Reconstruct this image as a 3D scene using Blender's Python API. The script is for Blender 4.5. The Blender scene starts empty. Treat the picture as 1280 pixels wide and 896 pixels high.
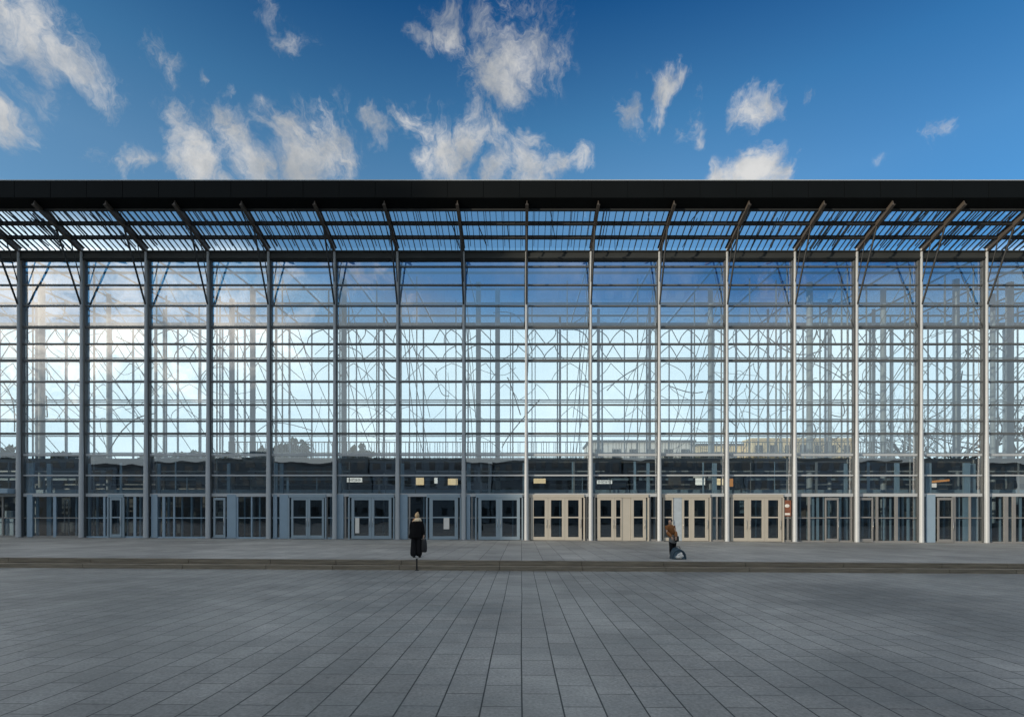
import bpy, bmesh, math, random
from mathutils import Vector, Matrix

random.seed(7)
PI = math.pi
S = bpy.context.scene
COL = S.collection

# ------------------------------------------------------------------ camera numbers
EYE = 1.64          # eye above the terrace in front of the hall
F = 640.0           # focal length in units of a 1280 wide picture
D = 35.0            # distance of the glass front
def X(px, d=D): return (px - 652.0) * d / F
def Z(py, d=D): return EYE + (645.0 - py) * d / F
SLOPE = -0.006
def zg(x): return SLOPE * x
PLAZA = -0.32       # plaza lies two steps below the terrace
STEP_Y = 18.75

# ------------------------------------------------------------------ materials
M = {}
def nodes_of(m):
    m.use_nodes = True
    return m.node_tree.nodes, m.node_tree.links
def mat(name, col, rough=0.6, metal=0.0, var=0.12, scale=3.0, spec=0.5, bump=0.0, emit=None, es=0.0, stretch=(1, 1, 1)):
    m = bpy.data.materials.new(name); N, L = nodes_of(m)
    b = N['Principled BSDF']
    b.inputs['Roughness'].default_value = rough
    b.inputs['Metallic'].default_value = metal
    b.inputs['Specular IOR Level'].default_value = spec
    tc = N.new('ShaderNodeTexCoord'); mp = N.new('ShaderNodeMapping')
    mp.inputs['Scale'].default_value = stretch
    no = N.new('ShaderNodeTexNoise'); no.inputs['Scale'].default_value = scale; no.inputs['Detail'].default_value = 5
    L.new(tc.outputs['Object'], mp.inputs['Vector']); L.new(mp.outputs['Vector'], no.inputs['Vector'])
    mx = N.new('ShaderNodeMix'); mx.data_type = 'RGBA'
    lo = [c * (1 - var) for c in col]; hi = [min(1, c * (1 + var)) for c in col]
    mx.inputs[6].default_value = (*lo, 1); mx.inputs[7].default_value = (*hi, 1)
    L.new(no.outputs['Fac'], mx.inputs[0]); L.new(mx.outputs[2], b.inputs['Base Color'])
    if bump:
        bp = N.new('ShaderNodeBump'); bp.inputs['Strength'].default_value = bump; bp.inputs['Distance'].default_value = 0.02
        L.new(no.outputs['Fac'], bp.inputs['Height']); L.new(bp.outputs['Normal'], b.inputs['Normal'])
    if emit:
        b.inputs['Emission Color'].default_value = (*emit, 1); b.inputs['Emission Strength'].default_value = es
    M[name] = m
    return m

def glass(name, refl, tint, wob=0.0, wscale=0.5, gcol=(0.95, 0.97, 1.0)):
    m = bpy.data.materials.new(name); N, L = nodes_of(m)
    for n in list(N):
        if n.type == 'BSDF_PRINCIPLED': N.remove(n)
    out = N['Material Output']
    t = N.new('ShaderNodeBsdfTransparent'); t.inputs['Color'].default_value = (*tint, 1)
    g = N.new('ShaderNodeBsdfGlossy'); g.inputs['Roughness'].default_value = 0.0; g.inputs['Color'].default_value = (*gcol, 1)
    fr = N.new('ShaderNodeLayerWeight'); fr.inputs['Blend'].default_value = 0.5
    pw = N.new('ShaderNodeMath'); pw.operation = 'POWER'; pw.inputs[1].default_value = 5.0
    mr = N.new('ShaderNodeMapRange'); mr.inputs['To Min'].default_value = refl; mr.inputs['To Max'].default_value = 1.0
    L.new(fr.outputs['Facing'], pw.inputs[0]); L.new(pw.outputs[0], mr.inputs['Value'])
    mx = N.new('ShaderNodeMixShader')
    L.new(mr.outputs['Result'], mx.inputs['Fac']); L.new(t.outputs[0], mx.inputs[1]); L.new(g.outputs[0], mx.inputs[2])
    L.new(mx.outputs[0], out.inputs['Surface'])
    if wob:
        tc = N.new('ShaderNodeTexCoord'); no = N.new('ShaderNodeTexNoise'); no.inputs['Scale'].default_value = wscale
        no.inputs['Detail'].default_value = 1.5
        L.new(tc.outputs['Object'], no.inputs['Vector'])
        bp = N.new('ShaderNodeBump'); bp.inputs['Strength'].default_value = 1.0; bp.inputs['Distance'].default_value = wob
        L.new(no.outputs['Fac'], bp.inputs['Height']); L.new(bp.outputs['Normal'], g.inputs['Normal'])
    M[name] = m
    return m

mat('steel_light', (0.44, 0.47, 0.49), 0.4, 0.0, 0.10, 0.8)
mat('steel_grey', (0.26, 0.26, 0.255), 0.45, 0.2, 0.15, 1.2)
mat('transom_paint', (0.11, 0.12, 0.125), 0.4, 0.1, 0.2, 1.0)
mat('door_paint_shaded', (0.27, 0.35, 0.41), 0.45, 0, 0.1, 2.0)  # door paint of the left bays with their blue shade put into the colour
mat('steel_dark', (0.035, 0.038, 0.04), 0.5, 0.2, 0.2, 1.5)
mat('steel_brown', (0.085, 0.072, 0.06), 0.55, 0.0, 0.2, 1.5)
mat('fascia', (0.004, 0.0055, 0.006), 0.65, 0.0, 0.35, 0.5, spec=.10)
mat('beam_paint', (0.05, 0.055, 0.055), 0.5, 0.1, 0.25, 0.8, spec=.3)
mat('roof_dark', (0.06, 0.065, 0.07), 0.8, 0.0, 0.2, 0.7)
mat('door_paint', (0.43, 0.405, 0.35), 0.5, 0.0, 0.08, 2.0)
mat('blue_paint', (0.26, 0.36, 0.45), 0.45, 0.0, 0.12, 2.0)
mat('column_inside', (0.36, 0.40, 0.43), 0.5, 0.0, 0.1, 1.0)
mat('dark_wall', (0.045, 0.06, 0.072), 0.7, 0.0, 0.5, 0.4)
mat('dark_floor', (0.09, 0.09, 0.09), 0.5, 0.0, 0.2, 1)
mat('slab_edge', (0.11, 0.10, 0.09), 0.7, 0.0, 0.2, 0.8)
mat('wood', (0.16, 0.10, 0.06), 0.6, 0.0, 0.3, 6, stretch=(8, 8, .6))
mat('chrome', (0.6, 0.6, 0.6), 0.15, 0.9, 0.05, 3)
mat('handle_steel', (0.45, 0.44, 0.42), 0.25, 0.8, 0.05, 3)
mat('paper', (0.75, 0.73, 0.68), 0.8, 0, 0.08, 8)
mat('notice_grey', (0.36, 0.42, 0.47), 0.6, 0, 0.25, 5)
mat('poster_red', (0.22, 0.085, 0.05), 0.5, 0, 0.4, 4)
mat('sign_case', (0.05, 0.05, 0.05), 0.5, 0, 0.1, 3)
mat('lamp_warm', (0.7, 0.6, 0.4), 0.5, 0, 0.25, 6, emit=(1.0, 0.72, 0.38), es=0.55)
mat('lamp_white', (0.8, 0.8, 0.76), 0.5, 0, 0.2, 7, emit=(1.0, 0.95, 0.85), es=0.5)
mat('lamp_orange', (0.6, 0.25, 0.08), 0.5, 0, 0.3, 6, emit=(1.0, 0.4, 0.1), es=0.35)
mat('ink', (0.03, 0.03, 0.03), 0.6)
mat('black_cloth', (0.007, 0.007, 0.008), 0.95, 0, 0.4, 9, spec=.15)
mat('black_cloth_soft', (0.012, 0.012, 0.014), 0.95, 0, 0.4, 9, spec=.15)
mat('leather_black', (0.01, 0.01, 0.012), 0.5, 0, 0.3, 9)
mat('brown_cloth', (0.27, 0.115, 0.045), 0.9, 0, 0.35, 14, spec=.2)
mat('grey_cloth', (0.22, 0.22, 0.22), 0.9, 0, 0.35, 20, spec=.2)
mat('navy_cloth', (0.03, 0.06, 0.085), 0.7, 0, 0.3, 6)
mat('lining_blue', (0.16, 0.25, 0.32), 0.7, 0, 0.35, 7)
mat('white_cloth', (0.72, 0.70, 0.66), 0.9, 0, 0.1, 9)
mat('skin', (0.50, 0.32, 0.23), 0.6, 0, 0.08, 9)
mat('hair_dark', (0.015, 0.012, 0.01), 0.7, 0, 0.4, 14)
mat('hair_blond', (0.45, 0.33, 0.19), 0.7, 0, 0.3, 14)
mat('sole', (0.02, 0.02, 0.02), 0.7)
mat('bollard_black', (0.012, 0.012, 0.012), 0.5, 0.2)
mat('bark', (0.05, 0.042, 0.035), 0.9, 0, 0.3, 3)
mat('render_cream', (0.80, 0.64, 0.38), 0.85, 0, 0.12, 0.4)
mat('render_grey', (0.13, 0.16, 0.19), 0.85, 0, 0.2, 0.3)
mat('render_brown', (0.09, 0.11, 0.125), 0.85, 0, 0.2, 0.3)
mat('tile_roof', (0.15, 0.09, 0.06), 0.8, 0, 0.2, 0.6)
mat('window_dark', (0.02, 0.025, 0.03), 0.1, 0, 0.2, 0.8)
mat('leaf_dark', (0.022, 0.033, 0.014), 0.8, 0, 0.5, 0.35)
mat('leaf_mid', (0.036, 0.044, 0.018), 0.8, 0, 0.5, 0.35)
mat('scarf', (0.6, 0.48, 0.33), 0.9, 0, 0.1, 9)

# patterned scarf: cream with rust blotches (a printed pattern)
N, L = nodes_of(M['scarf']); b = N['Principled BSDF']
tc = N.new('ShaderNodeTexCoord'); vo = N.new('ShaderNodeTexVoronoi'); vo.inputs['Scale'].default_value = 11
cr = N.new('ShaderNodeValToRGB'); cr.color_ramp.interpolation = 'CONSTANT'
cr.color_ramp.elements[0].color = (0.66, 0.55, 0.38, 1); cr.color_ramp.elements[1].color = (0.42, 0.16, 0.05, 1); cr.color_ramp.elements[1].position = 0.72
e = cr.color_ramp.elements.new(0.88); e.color = (0.05, 0.035, 0.03, 1)
L.new(tc.outputs['Object'], vo.inputs['Vector'])
sx = N.new('ShaderNodeSeparateColor'); L.new(vo.outputs['Color'], sx.inputs[0]); L.new(sx.outputs[0], cr.inputs[0]); L.new(cr.outputs[0], b.inputs['Base Color'])

glass('glass_front', 0.36, (0.84, 0.93, 0.95), 0.009, 0.42)
glass('glass_door', 0.13, (0.62, 0.70, 0.73), 0.004, 0.8)
glass('glass_rear', 0.08, (0.93, 0.97, 1.0))
glass('glass_roof', 0.06, (0.10, 0.26, 0.46))
glass('glass_canopy', 0.10, (0.86, 0.92, 0.97))

def paving(name, bw, rh, base, lo, hi, joint, mortar=0.006, rough=0.62, stain=0.35, long_joint=.25):
    """stone slabs: rows run along world y (towards the hall)"""
    m = bpy.data.materials.new(name); N, L = nodes_of(m); b = N['Principled BSDF']
    tc = N.new('ShaderNodeTexCoord'); sp = N.new('ShaderNodeSeparateXYZ'); cb = N.new('ShaderNodeCombineXYZ')
    L.new(tc.outputs['Object'], sp.inputs[0]); L.new(sp.outputs['Y'], cb.inputs['X']); L.new(sp.outputs['X'], cb.inputs['Y'])
    br = N.new('ShaderNodeTexBrick'); br.inputs['Scale'].default_value = 1.0
    br.inputs['Brick Width'].default_value = bw; br.inputs['Row Height'].default_value = rh
    br.inputs['Mortar Size'].default_value = mortar; br.inputs['Mortar Smooth'].default_value = 0.2
    br.offset = 0.42; br.offset_frequency = 2; br.squash = 1.0
    br.inputs['Color1'].default_value = (*lo, 1); br.inputs['Color2'].default_value = (*hi, 1); br.inputs['Mortar'].default_value = (*joint, 1)
    dn = N.new('ShaderNodeTexNoise'); dn.inputs['Scale'].default_value = 0.35; dn.inputs['Detail'].default_value = 2
    L.new(cb.outputs[0], dn.inputs['Vector'])
    dm = N.new('ShaderNodeVectorMath'); dm.operation = 'SCALE'; dm.inputs['Scale'].default_value = 0.035
    da = N.new('ShaderNodeVectorMath'); da.operation = 'ADD'
    ds = N.new('ShaderNodeVectorMath'); ds.operation = 'SUBTRACT'; ds.inputs[1].default_value = (.5, .5, .5)
    L.new(dn.outputs['Color'], ds.inputs[0]); L.new(ds.outputs[0], dm.inputs[0]); L.new(cb.outputs[0], da.inputs[0]); L.new(dm.outputs[0], da.inputs[1])
    L.new(da.outputs[0], br.inputs['Vector'])
    n1 = N.new('ShaderNodeTexNoise'); n1.inputs['Scale'].default_value = 0.28; n1.inputs['Detail'].default_value = 6; n1.inputs['Roughness'].default_value = .62
    L.new(tc.outputs['Object'], n1.inputs['Vector'])
    n2 = N.new('ShaderNodeTexNoise'); n2.inputs['Scale'].default_value = 28; n2.inputs['Detail'].default_value = 4; n2.inputs['Roughness'].default_value = .7
    L.new(tc.outputs['Object'], n2.inputs['Vector'])
    # worn streaks across the walking direction
    mp = N.new('ShaderNodeMapping'); mp.inputs['Scale'].default_value = (0.35, 2.2, 1)
    L.new(tc.outputs['Object'], mp.inputs[0])
    n3 = N.new('ShaderNodeTexNoise'); n3.inputs['Scale'].default_value = 1.0; n3.inputs['Detail'].default_value = 7; n3.inputs['Roughness'].default_value = .65
    L.new(mp.outputs[0], n3.inputs['Vector'])
    def rng(sock, a, c, f0=.3, f1=.7):
        r = N.new('ShaderNodeMapRange'); r.inputs['From Min'].default_value = f0; r.inputs['From Max'].default_value = f1
        r.inputs['To Min'].default_value = a; r.inputs['To Max'].default_value = c
        L.new(sock, r.inputs['Value']); return r.outputs['Result']
    def mul(a, c):
        k = N.new('ShaderNodeMath'); k.operation = 'MULTIPLY'; L.new(a, k.inputs[0]); L.new(c, k.inputs[1]); return k.outputs[0]
    f = mul(mul(rng(n1.outputs['Fac'], 1 - stain, 1 + stain), rng(n2.outputs['Fac'], .70, 1.30)), rng(n3.outputs['Fac'], .80, 1.2))
    # open joints between the long rows
    sy = N.new('ShaderNodeSeparateXYZ'); L.new(da.outputs[0], sy.inputs[0])
    dv = N.new('ShaderNodeMath'); dv.operation = 'DIVIDE'; dv.inputs[1].default_value = rh; L.new(sy.outputs['Y'], dv.inputs[0])
    fr = N.new('ShaderNodeMath'); fr.operation = 'FRACT'; L.new(dv.outputs[0], fr.inputs[0])
    pp = N.new('ShaderNodeMath'); pp.operation = 'PINGPONG'; pp.inputs[1].default_value = .5; L.new(fr.outputs[0], pp.inputs[0])
    jl = rng(pp.outputs[0], long_joint, 1.0, .004/rh, .012/rh)
    f = mul(f, jl)
    # trodden gum and small dark spots, and a few damp patches
    vg = N.new('ShaderNodeTexVoronoi'); vg.inputs['Scale'].default_value = 1.3; L.new(tc.outputs['Object'], vg.inputs['Vector'])
    f = mul(f, rng(vg.outputs['Distance'], .62, 1.0, .02, .045))
    n4 = N.new('ShaderNodeTexNoise'); n4.inputs['Scale'].default_value = .12; n4.inputs['Detail'].default_value = 8; n4.inputs['Roughness'].default_value = .7
    L.new(tc.outputs['Object'], n4.inputs['Vector']); f = mul(f, rng(n4.outputs['Fac'], .80, 1.12, .40, .58))
    vm = N.new('ShaderNodeVectorMath'); vm.operation = 'SCALE'; L.new(br.outputs['Color'], vm.inputs[0]); L.new(f, vm.inputs['Scale'])
    L.new(vm.outputs[0], b.inputs['Base Color'])
    L.new(rng(n3.outputs['Fac'], rough - .14, rough + .14), b.inputs['Roughness'])
    bp = N.new('ShaderNodeBump'); bp.inputs['Strength'].default_value = .5; bp.inputs['Distance'].default_value = .006
    inv = N.new('ShaderNodeMath'); inv.operation = 'MULTIPLY_ADD'; inv.inputs[1].default_value = -1.0; inv.inputs[2].default_value = 1.0
    L.new(br.outputs['Fac'], inv.inputs[0])
    ad = N.new('ShaderNodeMath'); ad.operation = 'MULTIPLY_ADD'; ad.inputs[1].default_value = .35
    L.new(n2.outputs['Fac'], ad.inputs[0]); L.new(inv.outputs[0], ad.inputs[2])
    L.new(ad.outputs[0], bp.inputs['Height']); L.new(bp.outputs['Normal'], b.inputs['Normal'])
    b.inputs['Specular IOR Level'].default_value = .4
    M[name] = m
paving('plaza_stone', 0.66, 0.42, None, (.235, .233, .216), (.282, .279, .258), (.075, .075, .07), mortar=.008, stain=.34, rough=.50)
paving('terrace_stone', 1.2, 0.80, None, (.29, .285, .265), (.36, .352, .325), (.10, .10, .095), mortar=.008, stain=.2)
# step stone: coursed, weathered
m = mat('step_stone', (0.19, 0.165, 0.125), 0.8, 0, 0.75, 2.6, stretch=(.5, .5, 9), bump=.4)
mat('earth', (0.07, 0.075, 0.05), 0.95, 0, 0.3, 0.05)

# ------------------------------------------------------------------ mesh helpers
class MB:
    def __init__(s): s.v = []; s.f = []; s.m = []; s.smooth = []
    def _add(s, vs, fs, mi=0, sm=False):
        o = len(s.v); s.v += [tuple(v) for v in vs]
        for f in fs: s.f.append(tuple(i + o for i in f)); s.m.append(mi); s.smooth.append(sm)
    def box(s, x0, x1, y0, y1, z0, z1, mi=0):
        v = [(x0,y0,z0),(x1,y0,z0),(x1,y1,z0),(x0,y1,z0),(x0,y0,z1),(x1,y0,z1),(x1,y1,z1),(x0,y1,z1)]
        s._add(v, [(0,3,2,1),(4,5,6,7),(0,1,5,4),(1,2,6,5),(2,3,7,6),(3,0,4,7)], mi)
    def hexa(s, v, mi=0):
        s._add(v, [(0,3,2,1),(4,5,6,7),(0,1,5,4),(1,2,6,5),(2,3,7,6),(3,0,4,7)], mi)
    def quad(s, a, b, c, d, mi=0): s._add([a,b,c,d], [(0,1,2,3)], mi)
    def tube(s, pts, rad, n=6, mi=0, cap=True, sm=True):
        pts = [Vector(p) for p in pts]
        rs = rad if isinstance(rad, (list, tuple)) else [rad]*len(pts)
        rings = []; 
        for i, p in enumerate(pts):
            t = (pts[min(i+1, len(pts)-1)] - pts[max(i-1, 0)])
            if t.length < 1e-9: t = Vector((0,0,1))
            t.normalize()
            up = Vector((0,0,1)) if abs(t.z) < .9 else Vector((0,1,0))
            u = t.cross(up).normalized(); w = t.cross(u)
            rings.append([p + (u*math.cos(2*PI*k/n) + w*math.sin(2*PI*k/n))*rs[i] for k in range(n)])
        vs = [v for r in rings for v in r]; fs = []
        for i in range(len(rings)-1):
            for k in range(n):
                a = i*n+k; b = i*n+(k+1)%n
                fs.append((a, b, b+n, a+n))
        s._add(vs, fs, mi, sm)
        if cap:
            s._add(rings[0], [tuple(range(n))], mi); s._add(rings[-1], [tuple(reversed(range(n)))], mi)
    def bar(s, a, b, w, h, up=(0,0,1), mi=0):
        a = Vector(a); b = Vector(b); t = (b-a).normalized(); u = t.cross(Vector(up)).normalized(); k = u.cross(t)
        c = []
        for p in (a, b):
            for (i, j) in ((-1,-1),(1,-1),(1,1),(-1,1)): c.append(p + u*(w/2*i) + k*(h/2*j))
        s._add(c, [(0,1,2,3),(7,6,5,4),(0,4,5,1),(1,5,6,2),(2,6,7,3),(3,7,4,0)], mi)
    def loft(s, secs, n=16, mi=0, cap=True):
        """secs: (z, cx, cy, rx, ry)"""
        vs = []; fs = []
        for (z, cx, cy, rx, ry) in secs:
            for k in range(n):
                a = 2*PI*k/n; vs.append((cx+rx*math.cos(a), cy+ry*math.sin(a), z))
        for i in range(len(secs)-1):
            for k in range(n):
                a = i*n+k; b = i*n+(k+1)%n; fs.append((a, b, b+n, a+n))
        if cap: fs.append(tuple(reversed(range(n)))); fs.append(tuple((len(secs)-1)*n+k for k in range(n)))
        s._add(vs, fs, mi, True)
    def ball(s, c, r, n=10, mi=0):
        c = Vector(c); r = r if isinstance(r, (tuple, list)) else (r, r, r); secs = []
        for i in range(1, n):
            a = PI*i/n; secs.append((c.z - r[2]*math.cos(a), c.x, c.y, r[0]*math.sin(a), r[1]*math.sin(a)))
        s.loft(secs, 12, mi)
    def build(s, name, mats, parent=None, bevel=0, subd=0):
        me = bpy.data.meshes.new(name); me.from_pydata(s.v, [], s.f); me.update()
        bm = bmesh.new(); bm.from_mesh(me); bmesh.ops.recalc_face_normals(bm, faces=bm.faces); bm.to_mesh(me); bm.free()
        if not isinstance(mats, (list, tuple)): mats = [mats]
        for k in mats: me.materials.append(M[k] if isinstance(k, str) else k)
        for p, mi, sm in zip(me.polygons, s.m, s.smooth): p.material_index = mi; p.use_smooth = sm
        o = bpy.data.objects.new(name, me); COL.objects.link(o)
        if parent: o.parent = parent
        if bevel:
            b = o.modifiers.new('bevel', 'BEVEL'); b.width = bevel; b.segments = 2; b.limit_method = 'ANGLE'
        if subd:
            b = o.modifiers.new('sub', 'SUBSURF'); b.levels = subd; b.render_levels = subd
        return o
def rough_mesh(o, amt):
    for v in o.data.vertices:
        v.co += Vector((random.uniform(-amt, amt), random.uniform(-amt, amt), random.uniform(-amt, amt)))
def tag(o, label=None, cat=None, group=None, kind=None):
    if label: o['label'] = label
    if cat: o['category'] = cat
    if group: o['group'] = group
    if kind: o['kind'] = kind
    return o
def empty(name, loc=(0,0,0)):
    o = bpy.data.objects.new(name, None); COL.objects.link(o); o.location = loc; o.empty_display_size = .3
    return o
def part(mb, name, mats, root, **k):
    """mesh written in world coordinates, parented to an empty that has a location"""
    o = mb.build(name, mats, root, **k)
    if root is not None:
        t = Vector((0, 0, 0)); r = root
        while r is not None: t += r.location; r = r.parent
        if t.length > 0:
            for v in o.data.vertices: v.co -= t
    return o
def copy_tree(o, parent=None):
    c = o.copy(); COL.objects.link(c); c.parent = parent
    for ch in list(o.children): copy_tree(ch, c)
    return c

# ------------------------------------------------------------------ ground
def sheet(name, x0, x1, y0, y1, dz, m, label, nx=1):
    mb = MB(); mb.quad((x0,y0,zg(x0)+dz),(x1,y0,zg(x1)+dz),(x1,y1,zg(x1)+dz),(x0,y1,zg(x0)+dz))
    o = mb.build(name, m); tag(o, label, name.replace('_', ' '), kind='structure'); return o
mb = MB(); R = 2500
mb.quad((-R,-R,-3.0),(R,-R,-3.0),(R,R,-3.0),(-R,R,-3.0))
tag(mb.build('ground', 'earth'), 'flat dull green land far around the plaza', 'ground', kind='structure')
sheet('plaza', -170, 170, -75, STEP_Y - .32, PLAZA, 'plaza_stone', 'wide grey stone slab plaza in front of the step')
sheet('terrace', -170, 170, STEP_Y + .02, 36.0, 0.0, 'terrace_stone', 'lighter grey paved terrace at the foot of the glass front')
sheet('hall_floor', -60, 60, 36.0, 52.0, 0.0, 'dark_floor', 'dark floor inside the hall')
# two low stone steps between plaza and terrace, in long blocks with open joints
mb = MB(); x = -170.0
while x < 170:
    w = random.choice((2.4, 3.0, 3.0, 3.6)); a, c = x + .006, x + w - .006
    for (y0, y1, za, zb) in ((STEP_Y-.33, STEP_Y+.4, PLAZA-.3, -.165), (STEP_Y, STEP_Y+.5, -.16, -.004)):
        mb.hexa([(a,y0,zg(a)+za),(c,y0,zg(c)+za),(c,y1,zg(c)+za),(a,y1,zg(a)+za),(a,y0,zg(a)+zb),(c,y0,zg(c)+zb),(c,y1,zg(c)+zb),(a,y1,zg(a)+zb)])
    x += w
o = mb.build('steps', 'step_stone', bevel=.012); tag(o, 'two low weathered dark stone steps along the front of the terrace', 'steps', kind='structure')
# pale nosing of the top step
sheet('kerb', -170, 170, STEP_Y + .0, STEP_Y + .32, 0.002, 'step_stone', 'stone edge of the terrace above the step')

# ------------------------------------------------------------------ the hall
hall = empty('glass_hall', (0, D, 0))
tag(hall, 'long glass fronted exhibition hall with black roof edge and slender steel columns', 'building')
cpx = [28,106,186,263,338,420,498,580,658,738,823,907,991,1068,1148,1229]
cpx = [28-78*k for k in (6,5,4,3,2,1)] + cpx + [1229+80*k for k in (1,2,3,4,5,6)]
CX = [X(p) for p in cpx]
XL, XR = CX[0], CX[-1]
rows = [333.7, 356.6, 382.5, 409, 430, 450.5, 477.4, 506, 526.4, 542, 568.5, 594, 618.5]
RZ = [Z(y) for y in rows]
DE = 31.2
ZF0, ZF1 = Z(247, DE), Z(226, DE)          # fascia bottom / top
def can(t): return (DE + (D - DE)*t, ZF0 - 1.33*t)     # along the canopy slope
ZB0, ZB1 = Z(326), Z(315)

# columns: main tapering tube plus the slim rear mullion that shows beside it
for i, x in enumerate(CX):
    mb = MB(); yb = 34.72
    zt = can((yb - DE)/(D - DE))[1] - .05
    mb.tube([(x,yb,zg(x)-.05),(x,yb,4.2),(x,yb,8.5),(x,yb,zt)], [.155,.142,.095,.08], 12)
    col = part(mb, 'facade_column', 'steel_light', hall)
    mb = MB(); mb.box(x-.10, x+.10, 34.9, 35.14, zg(x), ZB0-.01)
    part(mb, 'mullion', 'transom_paint', col)
    mb = MB(); mb.tube([(x, 35.75, 0), (x, 35.75, 19.2)], .055, 6)
    part(mb, 'rear_tube', 'steel_grey', col)
    mb = MB(); mb.box(x-.24, x+.24, yb-.24, yb+.17, zg(x)-.004, zg(x)+.03)
    part(mb, 'base_plate', 'steel_grey', col, bevel=.006)

# doors and fittings of the lowest storey, in picture columns of the 1280 wide photograph
ZH = Z(616.5)
doors = {  # bay index of the left column in the visible list : leaves
    2: [(139,154,2.2)], 4: [(268,283,2.4)], 5: [(365,386,2.6),(386,406,2.6)], 6: [(440,465,3.4),(465,490,3.4)],
    7: [(537,573,4.2)], 8: [(598,624,3.8),(624,650,3.8)], 9: [(663,685,4.0),(685,706,3.6),(706,727,3.8)],
    10: [(746,768,4.0),(768,777,1.6),(788,807,3.6)], 11: [(828,841,1.6),(852,863,2.4),(863,885,4.0)], 12: [(912,934,4.2),(934,955,3.6),(955,976,4.0)],
    13: [(1030,1047,1.6)], 14: [(1072,1090,1.6)], 15: [(1170,1190,2.2)]}
heads = {5:(362,408), 6:(437,493), 7:(534,576), 8:(595,653), 9:(661,730), 10:(743,810), 11:(826,887), 12:(910,978), 2:(137,156)}
bars = {0:[(-20,3)], 1:[(69,3.5)], 2:[(131,2.5),(136,1.5),(169,3.2)], 3:[(205,3),(218,2)], 4:[(286,2),(297,2),(315,1.6)], 5:[(409,1.4)],
        6:[(432,2)], 7:[(512,2),(534,1.2)], 8:[(590,1.5)], 9:[(733,1.6)], 10:[(812,2.2)], 11:[(889,2.4),(896,1.6)], 12:[(984.5,1.5)],
        13:[(1011,2.4),(1064,1.4)], 14:[(1096,2.6),(1120,3.6)], 15:[(1192,3.4),(1212,2.0)], 16:[(1257,5),(1267,4)]}
panels = {1:[(35,42,'blue_paint')], 3:[(190,198,'blue_paint')], 4:[(284.5,296,'blue_paint')], 5:[(342,347,'blue_paint'),(350,361,'blue_paint')], 6:[(421.5,430,'blue_paint')],
          7:[(500,510,'blue_paint')], 8:[(583,588,'blue_paint')], 10:[(777,788,'door_paint')], 11:[(841,852,'notice_grey')], 15:[(1156,1168,'blue_paint')]}
def leaf(px0, px1, st, i, pm):
    a, c = X(px0)+.006, X(px1)-.006; z0 = zg((a+c)/2)+.03; z1 = ZH-.30; w = st*D/F
    y0, y1 = 34.86, 34.93
    mb = MB()
    mb.box(a, a+w, y0, y1, z0, z1); mb.box(c-w, c, y0, y1, z0, z1)
    mb.box(a+w, c-w, y0, y1, z1-.16, z1); mb.box(a+w, c-w, y0, y1, z0, z0+.22)
    zm = Z(646.5); mb.box(a+w, c-w, y0+.005, y1-.005, zm-.04, zm+.05)
    d = part(mb, 'door', pm, hall, bevel=.008)
    mb = MB(); mb.quad((a+w-.01,34.9,z0+.2),(c-w+.01,34.9,z0+.2),(c-w+.01,34.9,z1-.15),(a+w-.01,34.9,z1-.15))
    part(mb, 'pane', 'glass_door', d)
    mb = MB(); hx = (c - w*.5) if i % 2 == 0 else (a + w*.5)
    mb.tube([(hx,y0-.005,.85+zg(a)),(hx,y0-.06,.87+zg(a)),(hx,y0-.06,1.43+zg(a)),(hx,y0-.005,1.45+zg(a))], .014, 6)
    part(mb, 'handle', 'handle_steel', d)
    return d
rng = random.Random(3)
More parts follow.
